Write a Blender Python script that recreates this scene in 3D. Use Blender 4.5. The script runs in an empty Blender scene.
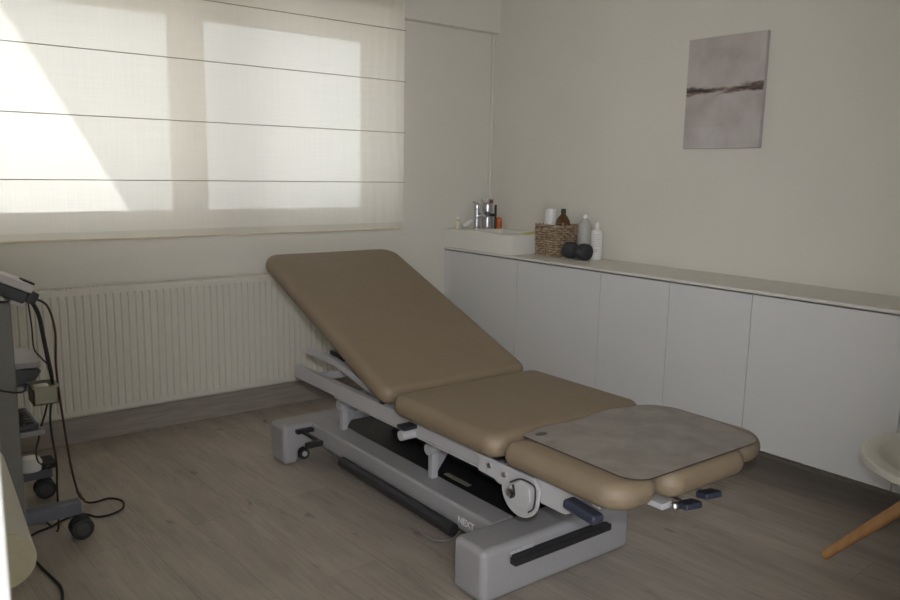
import bpy, bmesh, math, random
from mathutils import Vector, Matrix
random.seed(7)
SC = bpy.context.scene
COL = SC.collection
PI = math.pi

# ------------------------------------------------------------------ materials
def new_mat(name):
    m = bpy.data.materials.new(name); m.use_nodes = True
    nt = m.node_tree; nt.nodes.clear()
    out = nt.nodes.new('ShaderNodeOutputMaterial')
    return m, nt, out

def N(nt, t, **kw):
    n = nt.nodes.new(t)
    for k, v in kw.items():
        if k in n.inputs: n.inputs[k].default_value = v
        else: setattr(n, k, v)
    return n

def mat(name, col, rough=0.5, metal=0.0, var=0.04, scale=30.0, bump=0.0, bscale=200.0, spec=0.5, stretch=None):
    m, nt, out = new_mat(name)
    b = N(nt, 'ShaderNodeBsdfPrincipled')
    b.inputs['Roughness'].default_value = rough
    b.inputs['Metallic'].default_value = metal
    b.inputs['Specular IOR Level'].default_value = spec
    tc = N(nt, 'ShaderNodeTexCoord')
    no = N(nt, 'ShaderNodeTexNoise'); no.inputs['Scale'].default_value = scale; no.inputs['Detail'].default_value = 4
    src = tc.outputs['Object']
    if stretch:
        mp = N(nt, 'ShaderNodeMapping'); mp.inputs['Scale'].default_value = stretch
        nt.links.new(src, mp.inputs[0]); src = mp.outputs[0]
    nt.links.new(src, no.inputs['Vector'])
    r = N(nt, 'ShaderNodeValToRGB')
    c = Vector(col)
    r.color_ramp.elements[0].position = .3; r.color_ramp.elements[1].position = .7
    r.color_ramp.elements[0].color = (*(c*(1-var)), 1); r.color_ramp.elements[1].color = (*[min(1, x) for x in c*(1+var)], 1)
    nt.links.new(no.outputs['Fac'], r.inputs[0]); nt.links.new(r.outputs[0], b.inputs['Base Color'])
    if bump:
        n2 = N(nt, 'ShaderNodeTexNoise'); n2.inputs['Scale'].default_value = bscale; n2.inputs['Detail'].default_value = 3
        nt.links.new(src, n2.inputs['Vector'])
        bp = N(nt, 'ShaderNodeBump'); bp.inputs['Strength'].default_value = bump; bp.inputs['Distance'].default_value = .002
        nt.links.new(n2.outputs['Fac'], bp.inputs['Height']); nt.links.new(bp.outputs[0], b.inputs['Normal'])
    nt.links.new(b.outputs[0], out.inputs[0])
    return m

M = {}
M['wall'] = mat('wall_paint', (.715, .694, .632), .75, var=.015, scale=3, bump=.08, bscale=120, spec=.3)
M['ceiling'] = mat('ceiling_paint', (.74, .72, .66), .8, var=.01, scale=3)
M['jamb'] = mat('white_jamb_paint', (.84, .86, .87), .45, var=.01)
M['cabinet'] = mat('white_lacquer', (.69, .685, .685), .35, var=.012, scale=2)
M['counter'] = mat('counter_laminate', (.70, .68, .625), .4, var=.02, scale=8)
M['sink'] = mat('mineral_white', (.80, .785, .735), .3, var=.01)
M['radiator'] = mat('radiator_cream_enamel', (.67, .645, .575), .4, var=.015)
M['pipe'] = mat('cream_pipe', (.78, .75, .66), .45)
M['frame'] = mat('window_frame_cream', (.84, .75, .60), .4, var=.02)
M['leather'] = mat('taupe_vinyl', (.217, .165, .110), .53, var=.03, scale=14, bump=.12, bscale=420, spec=.45)
M['grey'] = mat('grey_powder_coat', (.37, .362, .372), .42, var=.02, scale=60, bump=.05, bscale=600)
M['lightgrey'] = mat('pale_grey_paint', (.46, .45, .46), .4, var=.02)
M['black'] = mat('black_plastic', (.022, .022, .025), .5, var=.1)
M['blackmetal'] = mat('black_cover', (.016, .016, .019), .45, var=.1)
M['navy'] = mat('navy_handle_plastic', (.03, .036, .055), .4, var=.08)
M['chrome'] = mat('chrome', (.72, .72, .74), .14, metal=1, var=.03)
M['steel'] = mat('brushed_steel', (.58, .58, .60), .3, metal=1, var=.06)
M['wire'] = mat('thin_wire', (.50, .52, .55), .3, metal=.7)
M['letter'] = mat('white_lettering', (.85, .85, .86), .4)
M['sticker'] = mat('silver_sticker', (.46, .46, .47), .35, var=.2, scale=90)
M['shell'] = mat('white_chair_shell', (.66, .635, .56), .35, var=.01)
M['bluegrey'] = mat('blue_grey_steel', (.135, .145, .185), .45, var=.05)
M['trolley'] = mat('trolley_grey_panel', (.18, .178, .175), .5, var=.03)
M['trolleyshelf'] = mat('trolley_shelf_grey', (.27, .265, .262), .5, var=.03)
M['olive'] = mat('grey_beige_bin', (.26, .25, .19), .55, var=.04)
M['darkdev'] = mat('dark_device_plastic', (.045, .048, .055), .5, var=.15)
M['cable'] = mat('black_cable', (.014, .013, .013), .5, var=.1)
M['redcable'] = mat('dark_red_cable', (.055, .02, .018), .5, var=.1)
M['silverbody'] = mat('silver_device_shell', (.50, .485, .48), .4, var=.03)
M['tyre'] = mat('caster_rubber', (.03, .03, .033), .6)
M['hub'] = mat('caster_hub_grey', (.065, .068, .07), .5)
M['paper'] = mat('cream_paper', (.49, .47, .41), .8, var=.02)
M['paperend'] = mat('paper_roll_end', (.33, .305, .22), .85, var=.05, scale=60)
M['whiteplastic'] = mat('white_plastic', (.80, .79, .77), .35, var=.01)
M['amber'] = mat('amber_glass', (.10, .045, .015), .12, var=.1)
M['orange'] = mat('orange_plastic', (.62, .17, .03), .4, var=.03)
M['red'] = mat('dark_red_plastic', (.16, .035, .04), .4, var=.1)
M['yellow'] = mat('yellow_sponge', (.70, .62, .22), .8, var=.06)
M['yellowish'] = mat('pale_yellow_plastic', (.66, .62, .48), .4)
M['foam'] = mat('charcoal_foam', (.035, .038, .042), .75, var=.1, bump=.3, bscale=300)
M['print'] = mat('grey_print', (.28, .28, .29), .6)
M['baseboard'] = None

# wicker
M['wicker'] = mat('brown_wicker', (.36, .26, .175), .65, var=.55, scale=45)
M['wickerdark'] = mat('dark_wicker_stake', (.20, .14, .09), .65, var=.3, scale=45)

def wood_mat(name, c0, c1, stretch, rough=.45, scale=4, bump=.05):
    m, nt, out = new_mat(name)
    b = N(nt, 'ShaderNodeBsdfPrincipled'); b.inputs['Roughness'].default_value = rough
    tc = N(nt, 'ShaderNodeTexCoord'); mp = N(nt, 'ShaderNodeMapping'); mp.inputs['Scale'].default_value = stretch
    nt.links.new(tc.outputs['Object'], mp.inputs[0])
    n = N(nt, 'ShaderNodeTexNoise'); n.inputs['Scale'].default_value = scale; n.inputs['Detail'].default_value = 6; n.inputs['Distortion'].default_value = .5
    nt.links.new(mp.outputs[0], n.inputs['Vector'])
    r = N(nt, 'ShaderNodeValToRGB'); r.color_ramp.elements[0].position = .3; r.color_ramp.elements[1].position = .7
    r.color_ramp.elements[0].color = (*c0, 1); r.color_ramp.elements[1].color = (*c1, 1)
    nt.links.new(n.outputs['Fac'], r.inputs[0]); nt.links.new(r.outputs[0], b.inputs['Base Color'])
    nt.links.new(b.outputs[0], out.inputs[0])
    return m
M['legwood'] = wood_mat('beech_leg_wood', (.46, .23, .085), (.56, .30, .12), (8, 8, 1.2))
M['baseboard'] = wood_mat('oak_baseboard', (.28, .245, .21), (.39, .345, .305), (1.2, 14, 14))

def floor_mat():
    m, nt, out = new_mat('grey_oak_planks')
    L = nt.links.new
    b = N(nt, 'ShaderNodeBsdfPrincipled'); b.inputs['Roughness'].default_value = .5; b.inputs['Specular IOR Level'].default_value = .4
    tc = N(nt, 'ShaderNodeTexCoord')
    mp = N(nt, 'ShaderNodeMapping'); mp.inputs['Rotation'].default_value = (0, 0, PI/2 - math.radians(2.2))
    L(tc.outputs['Object'], mp.inputs[0])
    br = N(nt, 'ShaderNodeTexBrick')
    br.offset = .37; br.inputs['Scale'].default_value = 1
    br.inputs['Brick Width'].default_value = 1.9; br.inputs['Row Height'].default_value = .21
    br.inputs['Mortar Size'].default_value = .0016; br.inputs['Mortar Smooth'].default_value = .3
    br.inputs['Color1'].default_value = (.93, .93, .93, 1); br.inputs['Color2'].default_value = (1.06, 1.06, 1.06, 1)
    br.inputs['Mortar'].default_value = (.72, .72, .72, 1)
    mo = N(nt, 'ShaderNodeMapping'); mo.inputs['Location'].default_value = (.35, .085, 0)
    L(mp.outputs[0], mo.inputs[0]); L(mo.outputs[0], br.inputs['Vector'])
    # grain, stretched along the planks, shifted per plank
    mg = N(nt, 'ShaderNodeMapping'); mg.inputs['Scale'].default_value = (1.6, 22, 1)
    L(mp.outputs[0], mg.inputs[0])
    addv = N(nt, 'ShaderNodeVectorMath'); addv.operation = 'ADD'
    L(mg.outputs[0], addv.inputs[0])
    sc = N(nt, 'ShaderNodeVectorMath'); sc.operation = 'SCALE'; sc.inputs['Scale'].default_value = 61.0
    L(br.outputs['Color'], sc.inputs[0]); L(sc.outputs[0], addv.inputs[1])
    g = N(nt, 'ShaderNodeTexNoise'); g.inputs['Scale'].default_value = 2.2; g.inputs['Detail'].default_value = 7; g.inputs['Roughness'].default_value = .62; g.inputs['Distortion'].default_value = .9
    L(addv.outputs[0], g.inputs['Vector'])
    rg = N(nt, 'ShaderNodeValToRGB')
    e = rg.color_ramp.elements
    e[0].position = .25; e[0].color = (.345, .300, .255, 1)
    e[1].position = .72; e[1].color = (.475, .424, .372, 1)
    e2 = rg.color_ramp.elements.new(.45); e2.color = (.412, .362, .312, 1)
    L(g.outputs['Fac'], rg.inputs[0])
    # broad blotches
    bl = N(nt, 'ShaderNodeTexNoise'); bl.inputs['Scale'].default_value = 3.0; bl.inputs['Detail'].default_value = 3
    ms = N(nt, 'ShaderNodeMapping'); ms.inputs['Scale'].default_value = (.8, 3, 1)
    L(mp.outputs[0], ms.inputs[0]); L(ms.outputs[0], bl.inputs['Vector'])
    rb = N(nt, 'ShaderNodeMapRange'); rb.inputs['From Min'].default_value = .3; rb.inputs['From Max'].default_value = .7
    rb.inputs['To Min'].default_value = .86; rb.inputs['To Max'].default_value = 1.12
    L(bl.outputs['Fac'], rb.inputs[0])
    # knots: dark elongated spots
    mk = N(nt, 'ShaderNodeMapping'); mk.inputs['Scale'].default_value = (2.1, 5.0, 1)
    L(mp.outputs[0], mk.inputs[0])
    wn = N(nt, 'ShaderNodeTexNoise'); wn.inputs['Scale'].default_value = 9.0; wn.inputs['Detail'].default_value = 3
    L(mp.outputs[0], wn.inputs['Vector'])
    wa = N(nt, 'ShaderNodeVectorMath'); wa.operation = 'MULTIPLY_ADD'; wa.inputs[1].default_value = (.35, .5, 0)
    L(wn.outputs['Color'], wa.inputs[0]); L(mk.outputs[0], wa.inputs[2])
    vo = N(nt, 'ShaderNodeTexVoronoi'); vo.inputs['Scale'].default_value = 1.5; vo.inputs['Randomness'].default_value = 1
    L(wa.outputs[0], vo.inputs['Vector'])
    rk = N(nt, 'ShaderNodeMapRange'); rk.inputs['From Min'].default_value = .02; rk.inputs['From Max'].default_value = .13
    rk.inputs['To Min'].default_value = .60; rk.inputs['To Max'].default_value = 1.0
    L(vo.outputs['Distance'], rk.inputs[0])
    # long thin cracks
    mc = N(nt, 'ShaderNodeMapping'); mc.inputs['Scale'].default_value = (.55, 7.0, 1)
    L(mp.outputs[0], mc.inputs[0])
    ck = N(nt, 'ShaderNodeTexNoise'); ck.inputs['Scale'].default_value = 1.7; ck.inputs['Detail'].default_value = 4; ck.inputs['Distortion'].default_value = .6
    L(mc.outputs[0], ck.inputs['Vector'])
    ab = N(nt, 'ShaderNodeMath'); ab.operation = 'SUBTRACT'; ab.inputs[1].default_value = .58
    L(ck.outputs['Fac'], ab.inputs[0])
    ab2 = N(nt, 'ShaderNodeMath'); ab2.operation = 'ABSOLUTE'; L(ab.outputs[0], ab2.inputs[0])
    rc = N(nt, 'ShaderNodeMapRange'); rc.inputs['From Min'].default_value = 0; rc.inputs['From Max'].default_value = .008
    rc.inputs['To Min'].default_value = .80; rc.inputs['To Max'].default_value = 1
    L(ab2.outputs[0], rc.inputs[0])
    def mul(a, bb):
        x = N(nt, 'ShaderNodeVectorMath'); x.operation = 'MULTIPLY'; L(a, x.inputs[0]); L(bb, x.inputs[1]); return x.outputs[0]
    c = mul(rg.outputs[0], br.outputs['Color']); c = mul(c, rb.outputs[0]); c = mul(c, rk.outputs[0]); c = mul(c, rc.outputs[0])
    L(c, b.inputs['Base Color'])
    bp = N(nt, 'ShaderNodeBump'); bp.inputs['Strength'].default_value = .12; bp.inputs['Distance'].default_value = .001
    L(g.outputs['Fac'], bp.inputs['Height']); L(bp.outputs[0], b.inputs['Normal'])
    L(b.outputs[0], out.inputs[0])
    return m
M['floor'] = floor_mat()

def blind_mat(name, see, trans, col):
    m, nt, out = new_mat(name); L = nt.links.new
    tc = N(nt, 'ShaderNodeTexCoord')
    def thr(scl):
        mp = N(nt, 'ShaderNodeMapping'); mp.inputs['Scale'].default_value = scl
        L(tc.outputs['Object'], mp.inputs[0])
        n = N(nt, 'ShaderNodeTexNoise'); n.inputs['Scale'].default_value = 1; n.inputs['Detail'].default_value = 5; n.inputs['Roughness'].default_value = .7
        L(mp.outputs[0], n.inputs['Vector']); return n.outputs['Fac']
    a = thr((3, 3, 130)); b2 = thr((150, 3, 3))
    s = N(nt, 'ShaderNodeMath'); s.operation = 'ADD'; L(a, s.inputs[0]); L(b2, s.inputs[1])
    mr = N(nt, 'ShaderNodeMapRange'); mr.inputs['From Min'].default_value = .75; mr.inputs['From Max'].default_value = 1.25
    mr.inputs['To Min'].default_value = max(0, see-.03); mr.inputs['To Max'].default_value = see+.03
    L(s.outputs[0], mr.inputs[0])
    d = N(nt, 'ShaderNodeBsdfDiffuse'); d.inputs['Color'].default_value = (*col, 1)
    t = N(nt, 'ShaderNodeBsdfTranslucent'); t.inputs['Color'].default_value = (*col, 1)
    x = N(nt, 'ShaderNodeMixShader'); x.inputs[0].default_value = trans
    L(d.outputs[0], x.inputs[1]); L(t.outputs[0], x.inputs[2])
    tr = N(nt, 'ShaderNodeBsdfTransparent'); tr.inputs['Color'].default_value = (1, .985, .96, 1)
    y = N(nt, 'ShaderNodeMixShader'); L(mr.outputs[0], y.inputs[0]); L(x.outputs[0], y.inputs[1]); L(tr.outputs[0], y.inputs[2])
    L(y.outputs[0], out.inputs[0])
    return m
M['blind'] = blind_mat('sheer_ivory_voile', .13, .43, (.90, .865, .80))
M['hem'] = blind_mat('doubled_ivory_hem', .06, .5, (.74, .71, .63))
M['rod'] = mat('brown_blind_rod', (.36, .29, .25), .6)

def glass_mat():
    m, nt, out = new_mat('window_glass'); L = nt.links.new
    g = N(nt, 'ShaderNodeBsdfGlossy'); g.inputs['Roughness'].default_value = .02
    t = N(nt, 'ShaderNodeBsdfTransparent'); t.inputs['Color'].default_value = (.95, .965, .96, 1)
    f = N(nt, 'ShaderNodeFresnel'); f.inputs['IOR'].default_value = 1.45
    x = N(nt, 'ShaderNodeMixShader'); L(f.outputs[0], x.inputs[0]); L(t.outputs[0], x.inputs[1]); L(g.outputs[0], x.inputs[2])
    L(x.outputs[0], out.inputs[0]); return m
M['glass'] = glass_mat()

def vinyl_mat():
    m, nt, out = new_mat('cloudy_clear_vinyl'); L = nt.links.new
    tc = N(nt, 'ShaderNodeTexCoord')
    n = N(nt, 'ShaderNodeTexNoise'); n.inputs['Scale'].default_value = 9; n.inputs['Detail'].default_value = 4; n.inputs['Distortion'].default_value = .6
    L(tc.outputs['Object'], n.inputs['Vector'])
    p = N(nt, 'ShaderNodeBsdfPrincipled'); p.inputs['Base Color'].default_value = (.30, .27, .25, 1); p.inputs['Roughness'].default_value = .38
    bp = N(nt, 'ShaderNodeBump'); bp.inputs['Strength'].default_value = .25; bp.inputs['Distance'].default_value = .006
    L(n.outputs['Fac'], bp.inputs['Height']); L(bp.outputs[0], p.inputs['Normal'])
    t = N(nt, 'ShaderNodeBsdfTransparent')
    mr = N(nt, 'ShaderNodeMapRange'); mr.inputs['From Min'].default_value = .35; mr.inputs['From Max'].default_value = .65
    mr.inputs['To Min'].default_value = .70; mr.inputs['To Max'].default_value = .88
    L(n.outputs['Fac'], mr.inputs[0])
    x = N(nt, 'ShaderNodeMixShader'); L(mr.outputs[0], x.inputs[0]); L(t.outputs[0], x.inputs[1]); L(p.outputs[0], x.inputs[2])
    L(x.outputs[0], out.inputs[0]); return m
M['vinyl'] = vinyl_mat()
M['vinyledge'] = mat('vinyl_cut_edge', (.05, .036, .036), .4)

def clear_plastic():
    m, nt, out = new_mat('frosted_plastic'); L = nt.links.new
    p = N(nt, 'ShaderNodeBsdfPrincipled'); p.inputs['Base Color'].default_value = (.72, .71, .68, 1); p.inputs['Roughness'].default_value = .3
    t = N(nt, 'ShaderNodeBsdfTransparent'); t.inputs['Color'].default_value = (.92, .92, .9, 1)
    x = N(nt, 'ShaderNodeMixShader'); x.inputs[0].default_value = .5; L(t.outputs[0], x.inputs[1]); L(p.outputs[0], x.inputs[2])
    L(x.outputs[0], out.inputs[0]); return m
M['clear'] = clear_plastic()

def facade_mat():
    m, nt, out = new_mat('whitewashed_brick'); L = nt.links.new
    b = N(nt, 'ShaderNodeBsdfDiffuse')
    tc = N(nt, 'ShaderNodeTexCoord'); mp = N(nt, 'ShaderNodeMapping'); mp.inputs['Rotation'].default_value = (PI/2, 0, 0)
    L(tc.outputs['Object'], mp.inputs[0])
    br = N(nt, 'ShaderNodeTexBrick'); br.inputs['Scale'].default_value = 1
    br.inputs['Brick Width'].default_value = .50; br.inputs['Row Height'].default_value = .24; br.inputs['Mortar Size'].default_value = .006
    br.inputs['Color1'].default_value = (.83, .825, .83, 1); br.inputs['Color2'].default_value = (.80, .80, .81, 1); br.inputs['Mortar'].default_value = (.74, .735, .735, 1)
    L(mp.outputs[0], br.inputs['Vector']); L(br.outputs['Color'], b.inputs['Color'])
    L(b.outputs[0], out.inputs[0]); return m
M['facade'] = facade_mat()
M['ground'] = mat('pale_paving', (.5, .49, .47), .8, scale=2)
M['shade_slab'] = mat('shade_slab_grey', (.2, .2, .21), .8)  # for the added shade-casting slab outside

def canvas_mat():
    # abstract: pinkish grey blocks, one dark ragged band across the middle. object space: y along the wall, z up
    m, nt, out = new_mat('abstract_canvas_paint'); L = nt.links.new
    b = N(nt, 'ShaderNodeBsdfPrincipled'); b.inputs['Roughness'].default_value = .7
    tc = N(nt, 'ShaderNodeTexCoord'); sp = N(nt, 'ShaderNodeSeparateXYZ'); L(tc.outputs['Object'], sp.inputs[0])
    n1 = N(nt, 'ShaderNodeTexNoise'); n1.inputs['Scale'].default_value = 7; n1.inputs['Detail'].default_value = 4
    L(tc.outputs['Object'], n1.inputs['Vector'])
    r1 = N(nt, 'ShaderNodeValToRGB'); e = r1.color_ramp.elements
    e[0].position = .32; e[0].color = (.43, .405, .40, 1); e[1].position = .66; e[1].color = (.55, .53, .525, 1)
    x = e.new(.5); x.color = (.51, .48, .47, 1)
    L(n1.outputs['Fac'], r1.inputs[0])
    vb = N(nt, 'ShaderNodeTexBrick'); vb.inputs['Scale'].default_value = 1; vb.inputs['Brick Width'].default_value = .19; vb.inputs['Row Height'].default_value = .16; vb.inputs['Mortar Size'].default_value = 0; vb.offset = .3
    vb.inputs['Color1'].default_value = (.97, .93, .90, 1); vb.inputs['Color2'].default_value = (1.05, 1.04, 1.05, 1)
    cb = N(nt, 'ShaderNodeCombineXYZ'); L(sp.outputs[1], cb.inputs[0]); L(sp.outputs[2], cb.inputs[1])
    n3 = N(nt, 'ShaderNodeTexNoise'); n3.inputs['Scale'].default_value = 20; L(tc.outputs['Object'], n3.inputs['Vector'])
    ad = N(nt, 'ShaderNodeVectorMath'); ad.operation = 'MULTIPLY_ADD'; ad.inputs[1].default_value = (.03, .03, 0); L(n3.outputs['Color'], ad.inputs[0]); L(cb.outputs[0], ad.inputs[2])
    L(ad.outputs[0], vb.inputs['Vector'])
    mu = N(nt, 'ShaderNodeVectorMath'); mu.operation = 'MULTIPLY'; L(r1.outputs[0], mu.inputs[0]); L(vb.outputs['Color'], mu.inputs[1])
    # band
    ms = N(nt, 'ShaderNodeMapping'); ms.inputs['Scale'].default_value = (1, 9, 40); L(tc.outputs['Object'], ms.inputs[0])
    n2 = N(nt, 'ShaderNodeTexNoise'); n2.inputs['Scale'].default_value = 1; n2.inputs['Detail'].default_value = 5; n2.inputs['Roughness'].default_value = .65; L(ms.outputs[0], n2.inputs['Vector'])
    # dz = |z - zc + .05*noise| ; band width grows towards both ends
    zc = N(nt, 'ShaderNodeMath'); zc.operation = 'MULTIPLY_ADD'; zc.inputs[1].default_value = .0; zc.inputs[2].default_value = .017
    L(sp.outputs[1], zc.inputs[0])
    d = N(nt, 'ShaderNodeMath'); d.operation = 'SUBTRACT'; L(sp.outputs[2], d.inputs[0]); L(zc.outputs[0], d.inputs[1])
    ab = N(nt, 'ShaderNodeMath'); ab.operation = 'ABSOLUTE'; L(d.outputs[0], ab.inputs[0])
    dd = N(nt, 'ShaderNodeMath'); dd.operation = 'MULTIPLY_ADD'; dd.inputs[1].default_value = -.10; L(n2.outputs['Fac'], dd.inputs[0]); L(ab.outputs[0], dd.inputs[2])
    edge = N(nt, 'ShaderNodeMath'); edge.operation = 'ABSOLUTE'; L(sp.outputs[1], edge.inputs[0])
    d3 = N(nt, 'ShaderNodeMath'); d3.operation = 'MULTIPLY_ADD'; d3.inputs[1].default_value = -.035; L(edge.outputs[0], d3.inputs[0]); L(dd.outputs[0], d3.inputs[2])
    rb = N(nt, 'ShaderNodeValToRGB'); e = rb.color_ramp.elements
    rr = N(nt, 'ShaderNodeMapRange'); rr.inputs['From Min'].default_value = -.066; rr.inputs['From Max'].default_value = -.022
    L(d3.outputs[0], rr.inputs[0]); L(rr.outputs[0], rb.inputs[0])
    e[0].position = .15; e[0].color = (.045, .04, .04, 1); e[1].position = .85; e[1].color = (.5, .46, .46, 1)
    x = e.new(.42); x.color = (.16, .12, .10, 1)
    x = e.new(.62); x.color = (.36, .28, .25, 1)
    rf = N(nt, 'ShaderNodeMapRange'); rf.inputs['From Min'].default_value = .65; rf.inputs['From Max'].default_value = .95
    L(rr.outputs[0], rf.inputs[0])
    mx = N(nt, 'ShaderNodeMix'); mx.data_type = 'RGBA'
    L(rf.outputs[0], mx.inputs['Factor']); L(rb.outputs[0], mx.inputs['A']); L(mu.outputs[0], mx.inputs['B'])
    L(mx.outputs['Result'], b.inputs['Base Color']); L(b.outputs[0], out.inputs[0]); return m
M['canvas'] = canvas_mat()
M['canvasedge'] = mat('canvas_edge', (.46, .43, .43), .8, var=.1)

# ------------------------------------------------------------------ mesh helpers
class MB:
    def __init__(s): s.v = []; s.f = []
    def add(s, vs, fs, mtx=None):
        o = len(s.v)
        s.v += [tuple(mtx @ Vector(p)) if mtx else tuple(p) for p in vs]
        s.f += [tuple(o+i for i in f) for f in fs]
        return s
    def addbm(s, bm, mtx=None):
        bm.verts.index_update()
        s.add([v.co.copy() for v in bm.verts], [[v.index for v in f.verts] for f in bm.faces], mtx); bm.free(); return s
    def box(s, lo, hi, bev=0.0, seg=2, mtx=None):
        bm = bmesh.new(); bmesh.ops.create_cube(bm, size=1)
        c = [(a+b)/2 for a, b in zip(lo, hi)]; d = [abs(b-a) for a, b in zip(lo, hi)]
        for v in bm.verts: v.co = Vector((c[i]+v.co[i]*d[i] for i in range(3)))
        if bev > 0:
            bmesh.ops.bevel(bm, geom=list(bm.edges), offset=min(bev, min(d)*.49), segments=seg, profile=.5, affect='EDGES')
        return s.addbm(bm, mtx)
    def prism(s, pts, t0, t1, axis='x', bev=0.0, seg=2, mtx=None):
        # pts 2-D outline; axis = extrusion axis; (a,b) are the two other axes in cyclic order x:(y,z) y:(x,z) z:(x,y)
        def P(a, b, t):
            return {'x': (t, a, b), 'y': (a, t, b), 'z': (a, b, t)}[axis]
        bm = bmesh.new()
        A = [bm.verts.new(P(a, b, t0)) for a, b in pts]; B = [bm.verts.new(P(a, b, t1)) for a, b in pts]
        n = len(pts)
        bm.faces.new(A); bm.faces.new(B[::-1])
        for i in range(n): bm.faces.new((A[i], B[i], B[(i+1) % n], A[(i+1) % n]))
        bmesh.ops.recalc_face_normals(bm, faces=bm.faces)
        if bev > 0:
            es = [e for e in bm.edges if len(e.link_faces) == 2 and e.calc_face_angle(0) > .6]
            bmesh.ops.bevel(bm, geom=es, offset=bev, segments=seg, profile=.5, affect='EDGES', clamp_overlap=True)
        return s.addbm(bm, mtx)
    def tube(s, pts, r, n=8, closed=False, cap=True):
        P = [Vector(p) for p in pts]; k = len(P)
        R = r if isinstance(r, (list, tuple)) else [r]*k
        up = None; vs = []; fs = []
        for i in range(k):
            if closed: t = P[(i+1) % k]-P[i-1]
            else: t = P[min(i+1, k-1)]-P[max(i-1, 0)]
            t.normalize()
            if up is None:
                up = t.orthogonal().normalized()
            else:
                up = (up - t*up.dot(t))
                up = up.normalized() if up.length > 1e-6 else t.orthogonal().normalized()
            w = t.cross(up)
            for j in range(n):
                a = 2*PI*j/n
                vs.append(P[i]+(up*math.cos(a)+w*math.sin(a))*R[i])
        for i in range(k if closed else k-1):
            i2 = (i+1) % k
            for j in range(n):
                j2 = (j+1) % n
                fs.append((i*n+j, i*n+j2, i2*n+j2, i2*n+j))
        if cap and not closed:
            fs.append(tuple(range(n))[::-1]); fs.append(tuple((k-1)*n+j for j in range(n)))
        return s.add(vs, fs)
    def lathe(s, prof, n=32, mtx=None):
        # prof list of (r,z) bottom to top; r=0 closes
        vs = []; fs = []; rings = []
        for r, z in prof:
            if r < 1e-6: rings.append([len(vs)]); vs.append((0, 0, z))
            else:
                rings.append(list(range(len(vs), len(vs)+n)))
                vs += [(r*math.cos(2*PI*j/n), r*math.sin(2*PI*j/n), z) for j in range(n)]
        for a, b in zip(rings, rings[1:]):
            for j in range(n):
                j2 = (j+1) % n
                if len(a) == 1 and len(b) == 1: break
                if len(a) == 1: fs.append((a[0], b[j2], b[j]))
                elif len(b) == 1: fs.append((a[j], a[j2], b[0]))
                else: fs.append((a[j], a[j2], b[j2], b[j]))
        return s.add(vs, fs, mtx)
    def pad(s, x0, x1, y0, y1, z0, z1, rc, er, crown=.004, mtx=None):
        # upholstered pad with bullnose edge; rc = corner radii (x0y0, x1y0, x1y1, x0y1)
        if not isinstance(rc, (list, tuple)): rc = [rc]*4
        h = z1-z0; er = min(er, h/2)
        prof = [(er, z0)]
        for i in range(1, 7):
            a = PI/2*i/6; prof.append((er*(1-math.sin(a)), z0+er*(1-math.cos(a))))
        for i in range(0, 7):
            a = PI/2*i/6; prof.append((er*(1-math.cos(a)), z1-er+er*math.sin(a)))
        w = min(x1-x0, y1-y0)/2
        for f in (.2, .45, .75): 
            ins = er+(w-er)*f; prof.append((ins, z1+crown*math.sin(PI/2*f)))
        vs = []; fs = []; seg = 8
        cs = [(x0, y0, PI, 1, 1), (x1, y0, 1.5*PI, -1, 1), (x1, y1, 0, -1, -1), (x0, y1, .5*PI, 1, -1)]
        n = 4*(seg+1)
        for ins, z in prof:
            for (cx, cy, a0, sx, sy), R in zip(cs, rc):
                r = max(R-ins, .001)
                ccx = cx+sx*(ins+r); ccy = cy+sy*(ins+r)
                for k in range(seg+1):
                    a = a0+PI/2*k/seg
                    vs.append((ccx+r*math.cos(a), ccy+r*math.sin(a), z))
        m = len(prof)
        for i in range(m-1):
            for j in range(n):
                j2 = (j+1) % n
                fs.append((i*n+j, i*n+j2, (i+1)*n+j2, (i+1)*n+j))
        fs.append(tuple(range(n))[::-1]); fs.append(tuple((m-1)*n+j for j in range(n)))
        return s.add(vs, fs, mtx)
    def build(s, name, material, parent=None, at=None, smooth=True, ang=40):
        me = bpy.data.meshes.new(name)
        off = wloc(parent) if parent else Vector((0, 0, 0))
        if at is not None: off = Vector(at)
        me.from_pydata([tuple(Vector(p)-off) for p in s.v], [], s.f); me.update()
        me.validate()
        bm = bmesh.new(); bm.from_mesh(me); bmesh.ops.recalc_face_normals(bm, faces=bm.faces); bm.to_mesh(me); bm.free()
        if smooth:
            me.polygons.foreach_set('use_smooth', [True]*len(me.polygons))
            me.set_sharp_from_angle(angle=math.radians(ang))
        me.materials.append(material)
        o = bpy.data.objects.new(name, me); COL.objects.link(o)
        if parent:
            o.parent = parent
            if at is not None: o.location = Vector(at)-wloc(parent)
        else: o.location = off
        if smooth:
            wn = o.modifiers.new('normals', 'WEIGHTED_NORMAL'); wn.keep_sharp = True
        return o

def wloc(o):
    v = Vector((0, 0, 0))
    while o is not None: v = v+o.location; o = o.parent
    return v

def tag(o, label=None, cat=None, group=None, kind=None):
    if label: o['label'] = label
    if cat: o['category'] = cat
    if group: o['group'] = group
    if kind: o['kind'] = kind
    return o

def thing(name, loc, label, cat, group=None):
    o = bpy.data.objects.new(name, None); COL.objects.link(o); o.location = loc; o.empty_display_size = .1
    return tag(o, label, cat, group)

def struct(name, mb, m, label=None, parent=None, smooth=False):
    o = mb.build(name, m, parent, smooth=smooth)
    if not parent: tag(o, label, kind='structure')
    return o

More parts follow.
